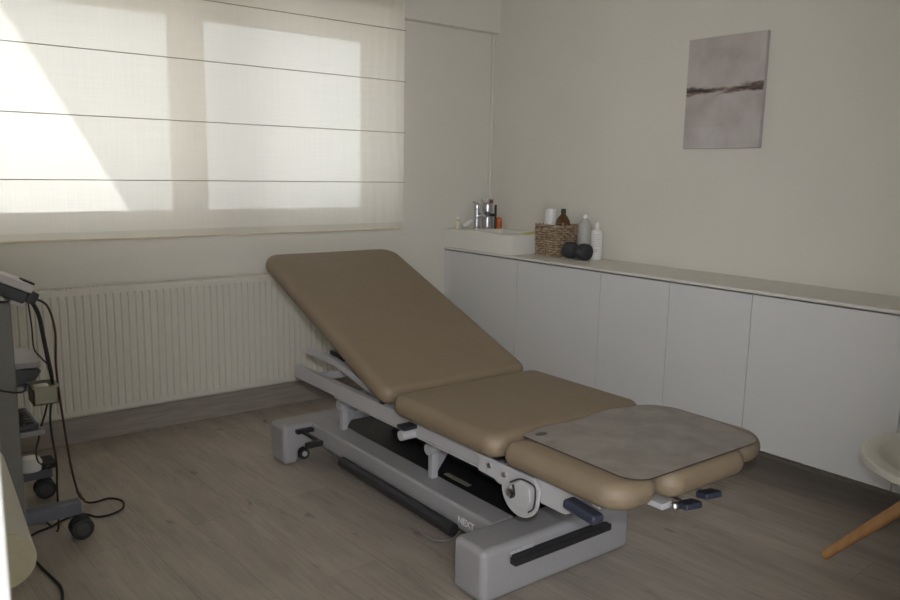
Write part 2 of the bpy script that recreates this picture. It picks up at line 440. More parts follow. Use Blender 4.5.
def spline(pts, k=8):
    # Catmull-Rom through the points
    P = [Vector(p) for p in pts]; P = [2*P[0]-P[1]]+P+[2*P[-1]-P[-2]]
    out = []
    for i in range(1, len(P)-2):
        a, b, c, d = P[i-1:i+3]
        for j in range(k):
            t = j/k
            out.append(.5*((2*b)+(c-a)*t+(2*a-5*b+4*c-d)*t*t+(3*b-a-3*c+d)*t**3))
    out.append(P[-2]); return out

def arc2(cx, cy, r, a0, a1, n=8):
    return [(cx+r*math.cos(math.radians(a0+(a1-a0)*i/n)), cy+r*math.sin(math.radians(a0+(a1-a0)*i/n))) for i in range(n+1)]

# ------------------------------------------------------------------ room shell
XR, YW, XL, YB, ZC = 3.76, 4.304, .04, .62, 2.72
struct('floor', MB().box((-1.4, -2.8, -.1), (XR+.1, YW+.1, 0)), M['floor'])
struct('ceiling', MB().box((-1.4, -2.8, ZC), (XR+.1, YW+.38, ZC+.1)), M['ceiling'])
struct('wall_right', MB().box((XR, YB-.1, 0), (XR+.1, YW+.38, ZC)), M['wall'])
struct('wall_left', MB().box((XL-.1, YB, 0), (XL, YW+.38, ZC)), M['wall'])
# window wall; frame at the outer side of a deep reveal
WK = 4.60/4.4
def wz(z): return 1.45+(z-1.45)*WK
wx0, wx1, wz0, wz1 = .12, 2.95, 1.085, 2.43
w = MB()
w.box((XL-.1, YW, 0), (XR+.1, YW+.38, wz0)); w.box((XL-.1, YW, wz1), (XR+.1, YW+.38, ZC))
w.box((XL-.1, YW, wz0), (wx0, YW+.38, wz1)); w.box((wx1, YW, wz0), (XR+.1, YW+.38, wz1))
struct('wall_window', w, M['wall'])
# lowered strip under the ceiling along the window wall
struct('trim_1', MB().box((XL, YW-.069, 2.397), (XR, YW, ZC), .003), M['wall'])
# corner pipe boxing / bead
struct('trim_2', MB().box((XR-.022, YW-.02, 1.06), (XR, YW, 2.397), .006), M['wall'])
# entrance side: wall with a wide doorway, the photographer stands in it
w = MB()
w.box((1.80, YB-.1, 0), (XR+.1, YB, ZC)); w.box((XL-.1, YB-.1, 2.15), (1.80, YB, ZC))
struct('wall_back', w, M['wall'])
struct('light_block_corridor', MB().box((XR+.1, -2.9, 0), (XR+.2, YB-.1, ZC)).box((.2, -2.9, 0), (XR+.1, -2.8, ZC)), M['wall'])  # unseen walls, added so doorway daylight comes in from the left only
struct('door_1', MB().box((-.12, .545, 0), (.0712, .645, 2.15), .004), M['jamb'], 'white painted jamb of the doorway at the left picture edge')
struct('baseboard_window', MB().box((XL, YW-.016, 0), (XR, YW, .138), .003), M['baseboard'])
struct('baseboard_right', MB().box((XR-.014, 1.0, 0), (XR, YW-.016, .05), .003), M['baseboard'])

# window: frame, two sashes, panes
win = bpy.data.objects.new('window_1', None); COL.objects.link(win); win.location = (1.5, 4.58, wz0); tag(win, 'wide two-pane window with cream frame behind the sheer blind', kind='structure')
fy0, fy1 = 4.57, 4.64
f = MB()
def framebox(mb, x0, x1, z0, z1, wl, wr, wb, wt, y0, y1, bev=.006):
    mb.box((x0, y0, z0), (x0+wl, y1, z1), bev); mb.box((x1-wr, y0, z0), (x1, y1, z1), bev)
    mb.box((x0+wl, y0, z0), (x1-wr, y1, z0+wb), bev); mb.box((x0+wl, y0, z1-wt), (x1-wr, y1, z1), bev)
framebox(f, wx0, wx1, wz0, wz1, .06, .06, .05, .06, fy0, fy1)
f.box((1.57*WK, fy0, wz0+.05), (1.635*WK, fy1, wz1-.06), .006)
f.build('window_frame', M['frame'], win)
zg0, zg1 = wz(1.206), wz(2.243)
for x0, x1, pl, pr in ((wx0+.06, 1.57*WK, .08, 1.57*WK-1.503*WK), (1.635*WK, wx1-.06, 1.706*WK-1.635*WK, wx1-.06-2.729*WK)):
    q = MB(); framebox(q, x0, x1, wz0+.05, wz1-.06, pl, pr, zg0-wz0-.05, wz1-.06-zg1, 4.585, 4.63, .008)
    sa = q.build('window_sash', M['frame'], win)
    MB().box((x0+pl-.01, 4.604, zg0-.01), (x1-pr+.01, 4.612, zg1+.01)).build('pane', M['glass'], sa, smooth=False)
struct('trim_3', MB().box((wx0, YW-.012, wz0-.018), (wx1, 4.58, wz0), .004), M['frame'], 'cream window sill board behind the blind hem')

# ------------------------------------------------------------------ outside
struct('wall_outside', MB().box((-5, 7.0, -3), (9, 7.3, 4.6)), M['facade'], 'white brick wall of the neighbouring house')
struct('ground_outside', MB().box((-6, YW+.38, -.4), (10, 7.0, -.3)), M['ground'])

# ------------------------------------------------------------------ blind
BY = 4.185
def bs(v): return 1.45+(v-1.45)*BY/4.25
bx0, bx1 = .10, 2.962*BY/4.25
zrods = [bs(2.323+.322), bs(2.322), bs(2.008), bs(1.687), bs(1.371)]
zbot, zhem = bs(1.066), bs(1.111)
bl = thing('roman_blind', (1.5, BY, zbot), 'sheer ivory roman blind with thin brown rods over the window', 'blind')
def blind_y(x, z):
    fold = 0
    for a, b2 in zip(zrods, zrods[1:]+[zhem]):
        if b2 <= z <= a:
            t = (z-b2)/(a-b2); fold = -.004*math.sin(PI*t)
    e = max(0, 1-(bx1-x)/.35)
    y = BY+fold + e*.004*math.sin(x*95+1.3*math.sin(z*4)) + .0015*math.sin(x*23+z*3)
    return y
def sheet(x0, x1, z0, z1, nx, nz, dy=0):
    vs = []; fs = []
    for j in range(nz+1):
        z = z0+(z1-z0)*j/nz
        for i in range(nx+1):
            x = x0+(x1-x0)*i/nx
            xx = x
            if i == nx: xx = x-.004*abs(math.sin((z-zrods[-1])/.318*PI))
            zz = z
            if z0 < 1.1 and j == 0: zz = z+.003*math.sin(x*13)+.002*math.sin(x*31)
            vs.append((xx, blind_y(x, z)+dy, zz))
    for j in range(nz):
        for i in range(nx):
            a = j*(nx+1)+i; fs.append((a, a+1, a+nx+2, a+nx+1))
    return vs, fs
MB().add(*sheet(bx0, bx1, zhem, ZC-.02, 220, 48)).build('fabric', M['blind'], bl)
MB().add(*sheet(bx0, bx1, zbot, zhem, 220, 4)).build('hem', M['hem'], bl)
for z in zrods:
    if z > ZC-.05: continue
    MB().tube([(bx0, BY-.005, z), ((bx0+bx1)/2, BY-.005, z+.001), (bx1+.004, BY-.005, z)], .0024, 6).build('rod', M['rod'], bl)
MB().tube([(bx0+.01, BY-.001, zbot+.006), (bx1-.006, BY-.001, zbot+.006)], .0052, 6).build('weight_bar', M['frame'], bl)
MB().box((bx0, BY-.014, ZC-.045), (bx1, BY+.016, ZC), .003).build('headrail', M['frame'], bl)

# ------------------------------------------------------------------ radiator
rx0, rx1, rz0, rz1, ry = .5, 2.62, .163, .832, 4.2
rad = thing('radiator', (1.5, ry+.04, rz0), 'long cream ribbed panel radiator under the window', 'radiator')
def rib_panel(yf, yb):
    pts = []; p = .0368
    n = int((rx1-rx0-.06)/p); x = rx0+.03
    prof = [(0, 0), (.016, 0), (.0205, .0085), (.0255, .0085), (.030, 0)]
    pts.append((rx0, 0)); 
    for i in range(n):
        for a, d in prof: pts.append((x+i*p+a, d))
    pts.append((rx1, 0))
    zs = [rz0, rz0+.012, rz0+.035, rz0+.05, rz1-.05, rz1-.035, rz1-.012, rz1]
    dep = [.012, .002, 0, 1, 1, 0, .002, .012]
    vs = []; fs = []; m = len(pts)
    for z, d in zip(zs, dep):
        for (x, o) in pts:
            vs.append((x, yf+(o if d == 1 else (d if d < .5 else 0)), z))
    for j in range(len(zs)-1):
        for i in range(m-1): fs.append((j*m+i, j*m+i+1, (j+1)*m+i+1, (j+1)*m+i))
    mb = MB().add(vs, fs)
    return mb
rib_panel(ry, 0).build('front_panel', M['radiator'], rad, smooth=True, ang=25)
g = MB()
g.box((rx0, ry+.012, rz1-.012), (rx1, ry+.02, rz1), .002); g.box((rx0, ry+.072, rz1-.012), (rx1, ry+.08, rz1), .002)
x = rx0+.01
while x < rx1:
    g.box((x, ry+.02, rz1-.008), (x+.006, ry+.072, rz1-.003)); x += .018
g.build('top_grille', M['radiator'], rad)
MB().box((rx0, ry+.074, rz0), (rx1, ry+.08, rz1-.012), .002).build('rear_panel', M['radiator'], rad)
for x0 in (rx0, rx1-.003):
    MB().box((x0, ry+.01, rz0+.01), (x0+.003, ry+.08, rz1-.004), .001).build('side_panel', M['radiator'], rad)
for x0 in (.9, 1.75, 2.3):
    MB().box((x0, ry+.08, .24), (x0+.03, YW-.001, .74), .003).build('bracket', M['radiator'], rad)
for x0 in (1.40, 2.05):
    MB().box((x0, ry+.004, rz1), (x0+.02, ry+.03, rz1+.007), .002).build('clip', M['radiator'], rad)

# ------------------------------------------------------------------ wall units
CX, cz0, cz1 = 3.355, .172, .904
ys = [YW, 3.562, 2.880, 2.418, 1.955, 1.266, .70]
wall_txt = ['short white wall cupboard under the washbasin', 'white wall cupboard under the wicker basket', 'white wall cupboard beside the basket cupboard, one door wide, behind the seat pad',
            'narrow white wall cupboard behind the foot end of the couch', 'wide white wall cupboard below the canvas picture, nearest full front', 'white wall cupboard behind the chair at the right picture edge']
for i, (a, b2) in enumerate(zip(ys, ys[1:])):
    t = thing('wall_cupboard', (CX+.2, (a+b2)/2, cz0), wall_txt[i], 'cupboard', 'white handleless wall cupboards')
    MB().box((CX+.02, b2+.0005, cz0+.004), (XR, a-.0005, cz1)).build('body', M['cabinet'], t, smooth=False)
    MB().box((CX, b2+.0018, cz0), (CX+.019, a-.0018, cz1), .0015).build('door', M['cabinet'], t)
tag(MB().box((3.346, .70, .9125), (XR, YW, .928), .002).build('countertop', M['counter'], at=(3.55, 2.5, .9125)), 'long pale worktop along the right wall', 'worktop')

# washbasin block
sx0, sy0, sz1 = 3.352, 3.618, 1.053
sk = thing('washbasin', (3.55, 3.95, .928), 'white block washbasin on the worktop in the corner', 'washbasin')
def basin():
    bm = bmesh.new()
    ox = [(sx0, sy0), (XR-.002, sy0), (XR-.002, YW-.002), (sx0, YW-.002)]
    ix = [(sx0+.05, sy0+.16), (XR-.05, sy0+.16), (XR-.05, 4.10), (sx0+.05, 4.10)]
    O0 = [bm.verts.new((*p, .928)) for p in ox]; O1 = [bm.verts.new((*p, sz1)) for p in ox]
    I1 = [bm.verts.new((*p, sz1)) for p in ix]; I0 = [bm.verts.new((p[0], p[1], .945)) for p in ix]
    bm.faces.new(O0[::-1])
    for i in range(4):
        j = (i+1) % 4
        bm.faces.new((O0[i], O0[j], O1[j], O1[i])); bm.faces.new((O1[i], O1[j], I1[j], I1[i])); bm.faces.new((I1[i], I1[j], I0[j], I0[i]))
    bm.faces.new(I0)
    bmesh.ops.bevel(bm, geom=list(bm.edges), offset=.004, segments=2, affect='EDGES')
    return bm
MB().addbm(basin()).build('basin', M['sink'], sk)
MB().lathe([(0, .945), (.02, .945), (.02, .948), (0, .9485)], 20, Matrix.Translation((3.56, 3.93, 0))).build('drain', M['chrome'], sk)

# tap
T = Matrix.Translation
tp = thing('basin_tap', (3.567, 4.215, sz1), 'chrome mixer tap standing at the back of the washbasin', 'tap')
MB().lathe([(0, 0), (.026, 0), (.026, .008), (.019, .012), (.018, .13), (.021, .135), (.021, .165), (.015, .175), (0, .177)], 24, T((3.567, 4.215, sz1))).build('column', M['chrome'], tp)
MB().tube(spline([(3.567, 4.205, sz1+.075), (3.55, 4.14, sz1+.10), (3.54, 4.085, sz1+.085)]), .011, 12).build('spout', M['chrome'], tp)
MB().tube(spline([(3.567, 4.215, sz1+.172), (3.562, 4.228, sz1+.182), (3.553, 4.242, sz1+.186)]), [.008]*9+[.006]*8, 10).build('lever', M['chrome'], tp)
# metal dispenser: two steel cylinders in a dark bracket, with dark red cap
dp = thing('soap_dispenser', (3.634, 4.18, sz1), 'steel dispenser with dark bracket and dark red cap beside the tap', 'dispenser')
c = T((3.634, 4.18, sz1))
MB().lathe([(0, .0), (.036, .0), (.040, .006), (.040, .012), (.036, .016), (.036, .082), (.030, .088), (0, .088)], 28, c).build('lower_can', M['steel'], dp)
MB().lathe([(0, .088), (.020, .088), (.020, .118), (0, .118)], 20, c).build('neck', M['bluegrey'], dp)
MB().lathe([(0, .118), (.032, .118), (.034, .122), (.034, .168), (.028, .176), (0, .177)], 28, c).build('upper_can', M['steel'], dp)
b = MB()
b.box((3.668, 4.132, sz1), (3.680, 4.146, sz1+.168), .003); b.box((3.672, 4.138, sz1+.085), (3.68, 4.236, sz1+.105), .002)
b.box((3.604, 4.222, sz1+.085), (3.68, 4.236, sz1+.105), .002)
b.build('bracket', M['darkdev'], dp)
MB().lathe([(0, .178), (.017, .178), (.018, .182), (.016, .204), (0, .206)], 20, T((3.648, 4.165, sz1))).build('cap', M['red'], dp)
MB().lathe([(0, .178), (.03, .178), (.031, .206), (.029, .21), (.028, .208), (.028, .181), (0, .181)], 24, T((3.628, 4.19, sz1))).build('clear_cup', M['clear'], dp)
# orange bottle
ob = thing('orange_bottle', (3.712, 4.146, sz1), 'small orange bottle beside the steel dispenser in the corner', 'bottle')
MB().lathe([(0, 0), (.020, 0), (.0225, .004), (.0225, .058), (.019, .072), (.010, .081), (0, .083)], 24, T((3.712, 4.146, sz1))).build('body', M['orange'], ob)
MB().lathe([(.0228, .012), (.0232, .014), (.0232, .05), (.0228, .052)], 24, T((3.712, 4.146, sz1))).build('label_band', mat('orange_label', (.55, .13, .025), .5), ob)
# white tube leaning on the tap
wt = thing('white_tube', (3.5, 4.24, sz1), 'white squeeze tube lying slanted left of the tap', 'tube')
a, b2 = Vector((3.505, 4.275, sz1+.018)), Vector((3.535, 4.225, sz1+.062))
MB().tube([a, a.lerp(b2, .3), a.lerp(b2, .9), b2], [.018, .018, .014, .006], 14).build('body', M['whiteplastic'], wt)
MB().tube([a+(a-b2).normalized()*.018, a], [.016, .016], 14).build('cap', M['silverbody'], wt)
pv = thing('pale_bottle', (3.42, 4.245, sz1), 'pale yellowish slim bottle at the window end of the washbasin', 'bottle')
MB().lathe([(0, 0), (.017, 0), (.018, .003), (.018, .055), (.009, .064), (.009, .068), (0, .068)], 20, T((3.42, 4.245, sz1))).build('body', M['yellowish'], pv)
MB().lathe([(0, .068), (.010, .068), (.010, .082), (0, .083)], 18, T((3.42, 4.245, sz1))).build('cap', M['whiteplastic'], pv)
tag(MB().box((3.535, 3.655, sz1), (3.64, 3.725, sz1+.007), .002).build('sponge_cloth', M['yellow'], at=(3.585, 3.69, sz1)), 'flat yellow cloth on the near rim of the washbasin', 'cloth')

# wicker basket
CT = .928
bk = thing('wicker_basket', (3.64, 3.5, CT), 'square brown wicker basket on the worktop', 'basket')
def rectpath(x0, x1, y0, y1, r, n):
    pts = []
    for cx, cy, a0 in ((x1-r, y1-r, 0), (x0+r, y1-r, 90), (x0+r, y0+r, 180), (x1-r, y0+r, 270)):
        pts += arc2(cx, cy, r, a0, a0+90, 5)
    # resample to n points with outward normals
    P = [Vector((*p, 0)) for p in pts]; P.append(P[0]); L = [0]
    for a, b2 in zip(P, P[1:]): L.append(L[-1]+(b2-a).length)
    out = []
    for i in range(n):
        s_ = L[-1]*i/n; k = max(j for j in range(len(L)) if L[j] <= s_+1e-9); k = min(k, len(P)-2)
        t = (s_-L[k])/max(1e-9, L[k+1]-L[k]); p = P[k].lerp(P[k+1], t); d = (P[k+1]-P[k]).normalized()
        out.append((p, Vector((d.y, -d.x, 0))))
    return out
bx, by = (3.545, 3.735), (3.408, 3.596)
nst = 28; wv = MB(); z = .008; row = 0
while z < .186:
    fl = .008*(z/.19)
    path = rectpath(bx[0]-fl, bx[1]+fl, by[0]-fl, by[1]+fl, .02, nst*4)
    wv.tube([p+n*(.0068*math.cos(PI*(i/4)+PI*row)) + Vector((0, 0, CT+z+random.uniform(-.001, .001))) for i, (p, n) in enumerate(path)], random.uniform(.0062, .0078), 6, closed=True)
    z += .0150; row += 1
wv.build('weave', M['wicker'], bk)
st = MB()
for i, (p, n) in enumerate(rectpath(bx[0], bx[1], by[0], by[1], .02, nst)):
    st.tube([p+Vector((0, 0, CT)), p+n*-.008+Vector((0, 0, CT+.188))], .004, 6)
st.build('stakes', M['wickerdark'], bk)
rim = MB()
for k in range(2):
    path = rectpath(bx[0]-.008, bx[1]+.008, by[0]-.008, by[1]+.008, .02, 90)
    rim.tube([p+n*(.005*math.cos(i*.7+PI*k)) + Vector((0, 0, CT+.191+.005*math.sin(i*.7+PI*k))) for i, (p, n) in enumerate(path)], .0055, 7, closed=True)
rim.build('rim', M['wicker'], bk)
MB().box((bx[0]+.004, by[0]+.004, CT), (bx[1]-.004, by[1]-.004, CT+.008)).build('bottom', M['wickerdark'], bk)
# in the basket: white roll and amber bottle
wr = thing('white_roll', (3.615, 3.54, CT+.008), 'white paper roll standing in the wicker basket', 'roll')
MB().lathe([(.016, 0), (.041, 0), (.042, .003), (.042, .285), (.041, .288), (.016, .288), (.016, 0)], 32, T((3.615, 3.54, CT+.008))).build('paper', M['whiteplastic'], wr)
MB().lathe([(.0155, .002), (.0155, .286), (.0145, .286), (.0145, .002), (.0155, .002)], 20, T((3.615, 3.54, CT+.008))).build('core', M['paperend'], wr)
am = thing('amber_bottle', (3.64, 3.455, CT+.008), 'brown amber glass bottle with black cap in the basket', 'bottle')
c = T((3.64, 3.455, CT+.008))
MB().lathe([(0, 0), (.044, 0), (.046, .004), (.046, .195), (.043, .215), (.030, .240), (.016, .255), (.014, .262), (.014, .268), (0, .268)], 32, c).build('body', M['amber'], am)
MB().lathe([(0, .262), (.016, .262), (.016, .264), (.0155, .288), (.014, .291), (0, .291)], 24, c).build('cap', M['black'], am)
# frosted bottle
fb = thing('frosted_bottle', (3.695, 3.318, CT), 'tall translucent plastic bottle with white cap behind the massage roller', 'bottle')
c = T((3.695, 3.318, CT))
MB().lathe([(0, 0), (.043, 0), (.046, .005), (.046, .175), (.042, .2), (.026, .228), (.016, .238), (.016, .246), (0, .246)], 32, c).build('body', M['clear'], fb)
MB().lathe([(0, .245), (.0175, .245), (.0175, .268), (.015, .271), (0, .271)], 24, c).build('cap', M['whiteplastic'], fb)
MB().lathe([(0, .004), (.038, .004), (.041, .008), (.041, .09), (0, .091)], 32, c).build('liquid', mat('milky_liquid', (.62, .60, .55), .4), fb)
# white bottle with printed label
wb = thing('white_bottle', (3.69, 3.215, CT), 'white bottle with lines of grey print, rightmost on the worktop', 'bottle')
c = T((3.69, 3.215, CT))
MB().lathe([(0, 0), (.033, 0), (.036, .004), (.036, .165), (.034, .176), (.022, .184), (.012, .187), (0, .187)], 32, c).build('body', M['whiteplastic'], wb)
MB().lathe([(0, .187), (.0135, .187), (.0135, .205), (.011, .224), (.008, .230), (0, .231)], 24, c).build('cap', M['whiteplastic'], wb)
pr = MB()
base_a = math.atan2(-3.215, -3.69)
for k in range(11):
    z = .05+.0105*k; half = .62 if k not in (0, 1) else .3
    if k in (2,): continue
    h = .0018 if k > 1 else .003
    vs = []; fs = []; m = 10
    for i in range(m+1):
        a_ = base_a-half+2*half*i/m*(1 if k % 3 else .85)
        for zz in (z, z+h): vs.append((3.69+.0363*math.cos(a_), 3.215+.0363*math.sin(a_), CT+zz))
    for i in range(m): fs.append((2*i, 2*i+2, 2*i+3, 2*i+1))
    pr.add(vs, fs)
pr.build('print', M['print'], wb)
# peanut-shaped massage roller
pn = thing('massage_roller', (3.585, 3.26, CT), 'dark grey peanut-shaped foam massage roller in front of the basket', 'roller')
prof = [(.0, -.088), (.016, -.088), (.018, -.084), (.036, -.088), (.046, -.084), (.050, -.076), (.0515, -.055), (.050, -.038), (.042, -.022), (.033, -.010), (.031, 0)]
prof = prof+[(r, -z) for r, z in prof[-2::-1]]
MT = T((3.578, 3.266, CT+.0515)) @ Matrix.Rotation(math.radians(-6), 4, 'Z') @ Matrix.Rotation(PI/2, 4, 'X') @ Matrix.Diagonal((1, 1, 1.1, 1))
MB().lathe(prof, 36, MT).build('body', M['foam'], pn)
for s_ in (-1, 1):
    MB().lathe([(0, .0885), (.012, .0885), (.013, .0895), (.012, .0905), (0, .0905)], 20, MT @ Matrix.Scale(s_, 4, (0, 0, 1))).build('end_plug', M['black'], pn)

# ------------------------------------------------------------------ canvas
cv = thing('canvas_picture', (XR, 2.446, 1.59), 'small abstract pink-grey canvas with a dark ragged band on the right wall', 'picture')
MB().box((XR-.026, 2.208, 1.594), (XR-.002, 2.664, 2.170), .002).build('stretcher', M['canvasedge'], cv)
MB().box((XR-.0285, 2.2095, 1.5955), (XR-.0255, 2.6625, 2.1685), .001).build('painting', M['canvas'], cv, at=(XR-.027, 2.446, 1.882))

# ------------------------------------------------------------------ treatment couch
tc = thing('treatment_couch', (1.99, 2.6, 0), 'adjustable treatment couch with taupe padding and raised backrest on grey base', 'treatment couch')
X0, X1 = 1.620, 2.378
G, LG = M['grey'], M['lightgrey']
# base blocks at both ends
near = MB().box((1.617, 1.815, .003), (2.366, 1.985, .197), .026, 4).build('end_block', G, tc)
fm = MB(); prof = [(1.630, .003), (1.712, .003), (1.712, .07), (1.775, .088), (2.21, .085), (2.275, .065), (2.275, .003), (2.335, .003)]
prof += [(2.335, .20)]+[(1.630, .20)]
fm.prism(prof, 3.352, 3.51, 'y', .024, 4)
far = fm.build('end_block', G, tc)
# caster set in the far block and rod
MB().tube([(1.742, 3.356, .042), (1.742, 3.39, .042)], .028, 24).build('wheel', M['tyre'], far)
MB().tube([(1.742, 3.349, .044), (1.742, 3.356, .044)], .013, 16).build('wheel_bolt', M['silverbody'], far)
MB().tube([(1.768, 3.352, .078), (2.2, 3.352, .078)], .007, 10).build('axle_bar', M['steel'], far)
# brake pedal at the far block: rod with cross bar
pd = MB(); pd.box((1.690, 3.322, .160), (1.780, 3.355, .180), .004); pd.box((1.712, 3.17, .162), (1.729, 3.322, .177), .003); 
pd.build('brake_bracket', M['black'], tc)
MB().box((1.650, 3.140, .150), (1.735, 3.172, .176), .005).build('brake_pedal', M['black'], tc)
# longitudinal beams
for xa, xb, nm in ((1.785, 1.905, 'L'), (2.19, 2.32, 'R')):
    bm_ = MB().box((xa, 1.97, .098), (xb, 3.39, .1945 if nm == 'L' else .165), .014, 3).build('base_beam', G, tc)
    if nm == 'L': beamL = bm_
# lettering on the beam
cu = bpy.data.curves.new('lettering', 'FONT'); cu.body = 'NEXT'; cu.size = .038; cu.extrude = .0006; cu.offset = .0012; cu.resolution_u = 3; cu.align_x = 'CENTER'; cu.align_y = 'CENTER'
to = bpy.data.objects.new('lettering', cu); COL.objects.link(to)
dg = bpy.context.evaluated_depsgraph_get(); me = bpy.data.meshes.new_from_object(to.evaluated_get(dg)); bpy.data.objects.remove(to)
R_ = Matrix(((0, 0, -1), (-1, 0, 0), (0, 1, 0))).to_4x4()
me.transform(T(Vector((1.7845, 2.118, .140))-wloc(beamL)) @ R_)
me.materials.append(M['letter'])
lo = bpy.data.objects.new('lettering', me); COL.objects.link(lo); lo.parent = beamL; lo['label'] = 'raised pale lettering'
# side pedal bar with brackets and wire loops
octa = [(1.753+.025*math.cos(PI/8+PI/4*i), .113+.025*math.sin(PI/8+PI/4*i)) for i in range(8)]
sb = MB().prism(octa, 2.15, 3.0, 'y', .003, 1).build('pedal_bar', M['black'], tc)
for yy in (2.25, 2.86):
    MB().box((1.765, yy, .092), (1.83, yy+.03, .101), .002).build('pedal_arm', M['black'], sb)
for pts in ([(1.80, 3.16, .10), (1.80, 3.12, .05), (1.785, 3.03, .022), (1.806, 2.965, .018), (1.85, 2.91, .03), (1.90, 2.88, .098)],
            [(1.80, 2.47, .10), (1.795, 2.445, .045), (1.755, 2.38, .022), (1.752, 2.31, .016), (1.772, 2.265, .016), (1.815, 2.23, .03), (1.87, 2.20, .098)]):
    MB().tube(spline(pts), .0022, 6).build('wire_loop', M['wire'], sb)
# end pedal bar on the near block
eb = MB(); eb.box((1.727, 1.775, .131), (2.212, 1.806, .157), .005, 2)
ebar = eb.build('pedal_bar', M['black'], tc)
a_ = MB(); a_.box((1.745, 1.803, .133), (2.20, 1.825, .158), .003); a_.build('pedal_arm', M['black'], ebar)
MB().box((1.735, 1.8115, .158), (1.845, 1.8155, .172), .001).build('sticker', M['sticker'], ebar)
# black cover between the beams + motor
k = MB(); k.box((1.905, 1.985, .10), (2.19, 3.375, .172), .004); k.build('cover_plate', M['blackmetal'], tc)
k = MB(); k.prism([(2.0, .172), (3.1, .172), (3.02, .26), (2.75, .40), (2.14, .40), (2.0, .32)], 2.08, 2.16, 'x', .012, 2); k.build('motor_housing', M['blackmetal'], tc)
MB().box((1.958, 2.33, .1725), (1.982, 2.49, .1755), .001).build('slot', M['olive'], tc)
for y0_, y1_ in ((3.30, 3.35), (3.17, 3.245)):
    MB().box((1.915, y0_, .172), (1.93, y1_, .173)).build('warning_sticker', M['silverbody'], tc)
# lifting posts with gussets, carrying the inner lift frame
for yy in (2.45, 3.19):
    for xx, s_ in ((1.872, 1), (2.25, -1)):
        p_ = MB(); p_.box((xx-.016, yy-.016, .165 if s_ < 0 else .193), (xx+.016, yy+.016, .35), .005); p_.tube([(xx-.030, yy, .320), (xx+.021, yy, .320)], .024, 20)
        po = p_.build('lift_post', LG, tc)
        MB().prism([(xx+s_*.016, .20), (xx+s_*.03, .20), (xx+s_*.145, .35), (xx+s_*.016, .35)], yy+.014, yy+.020, 'y', .001, 1).build('gusset', G, po)
    MB().tube([(1.86, yy, .352), (2.26, yy, .352)], .012, 14).build('cross_tube', LG, tc)
for xx in (1.858, 2.236):
    MB().box((xx, 2.0, .35), (xx+.028, 3.3, .40), .004).build('lift_frame', LG, tc)
for xx in (1.872, 2.25):
    for yy in (2.1, 2.7): MB().box((xx-.012, yy, .395), (xx+.012, yy+.05, .45), .003).build('frame_mount', LG, tc)
# upper side rails
for xx in (1.715, 2.235):
    r_ = MB(); r_.box((xx, 1.93, .432), (xx+.034, 3.40, .494), .005); r_.box((xx-.0, 1.92, .424), (xx+.03, 3.0, .432), .002)
    r_.build('side_rail', LG, tc)
for yy in (2.05, 2.42, 3.22):
    MB().box((1.745, yy, .445), (2.24, yy+.04, .480), .004).build('cross_bar', LG, tc)
# black underside trays below seat and motor actuator
MB().box((1.76, 1.84, .488), (2.23, 2.38, .514), .004).build('seat_board', M['black'], tc)
MB().tube([(1.98, 2.15, .44), (1.98, 2.95, .47)], .028, 16).build('actuator', M['black'], tc)
# backrest
ang = math.radians(21.3)
MK = T((0, 2.424, .603)) @ Matrix.Rotation(ang, 4, 'X')
br = MB().pad(X0, X1, 0.0, 1.20, -.078, 0, (.055, .055, .095, .075), .036, .006, MK).build('backrest', M['leather'], tc)
MB().box((X0+.03, .04, -.092), (X1-.03, 1.16, -.079), .004, 2, MK).build('backrest_board', M['black'], br)
for xx in (1.772, 2.18):
    sup = MB(); pts = [(3.385, .582), (3.12, .577), (2.93, .546), (2.50, .455), (2.50, .425), (2.93, .512), (3.10, .540), (3.385, .548)]
    sup.prism(pts, xx, xx+.03, 'x', .004, 2); sup.build('back_support', LG, tc)
MB().box((1.80, 3.235, .536), (2.185, 3.285, .558), .004).build('support_bar', LG, tc)
MB().box((1.80, 3.10, .555), (1.86, 3.2, .60), .006).build('support_bracket', M['black'], tc)
# seat
MB().pad(X0, X1, 1.786, 2.404, .521, .604, (.06, .06, .06, .06), .040, .006).build('seat', M['leather'], tc)
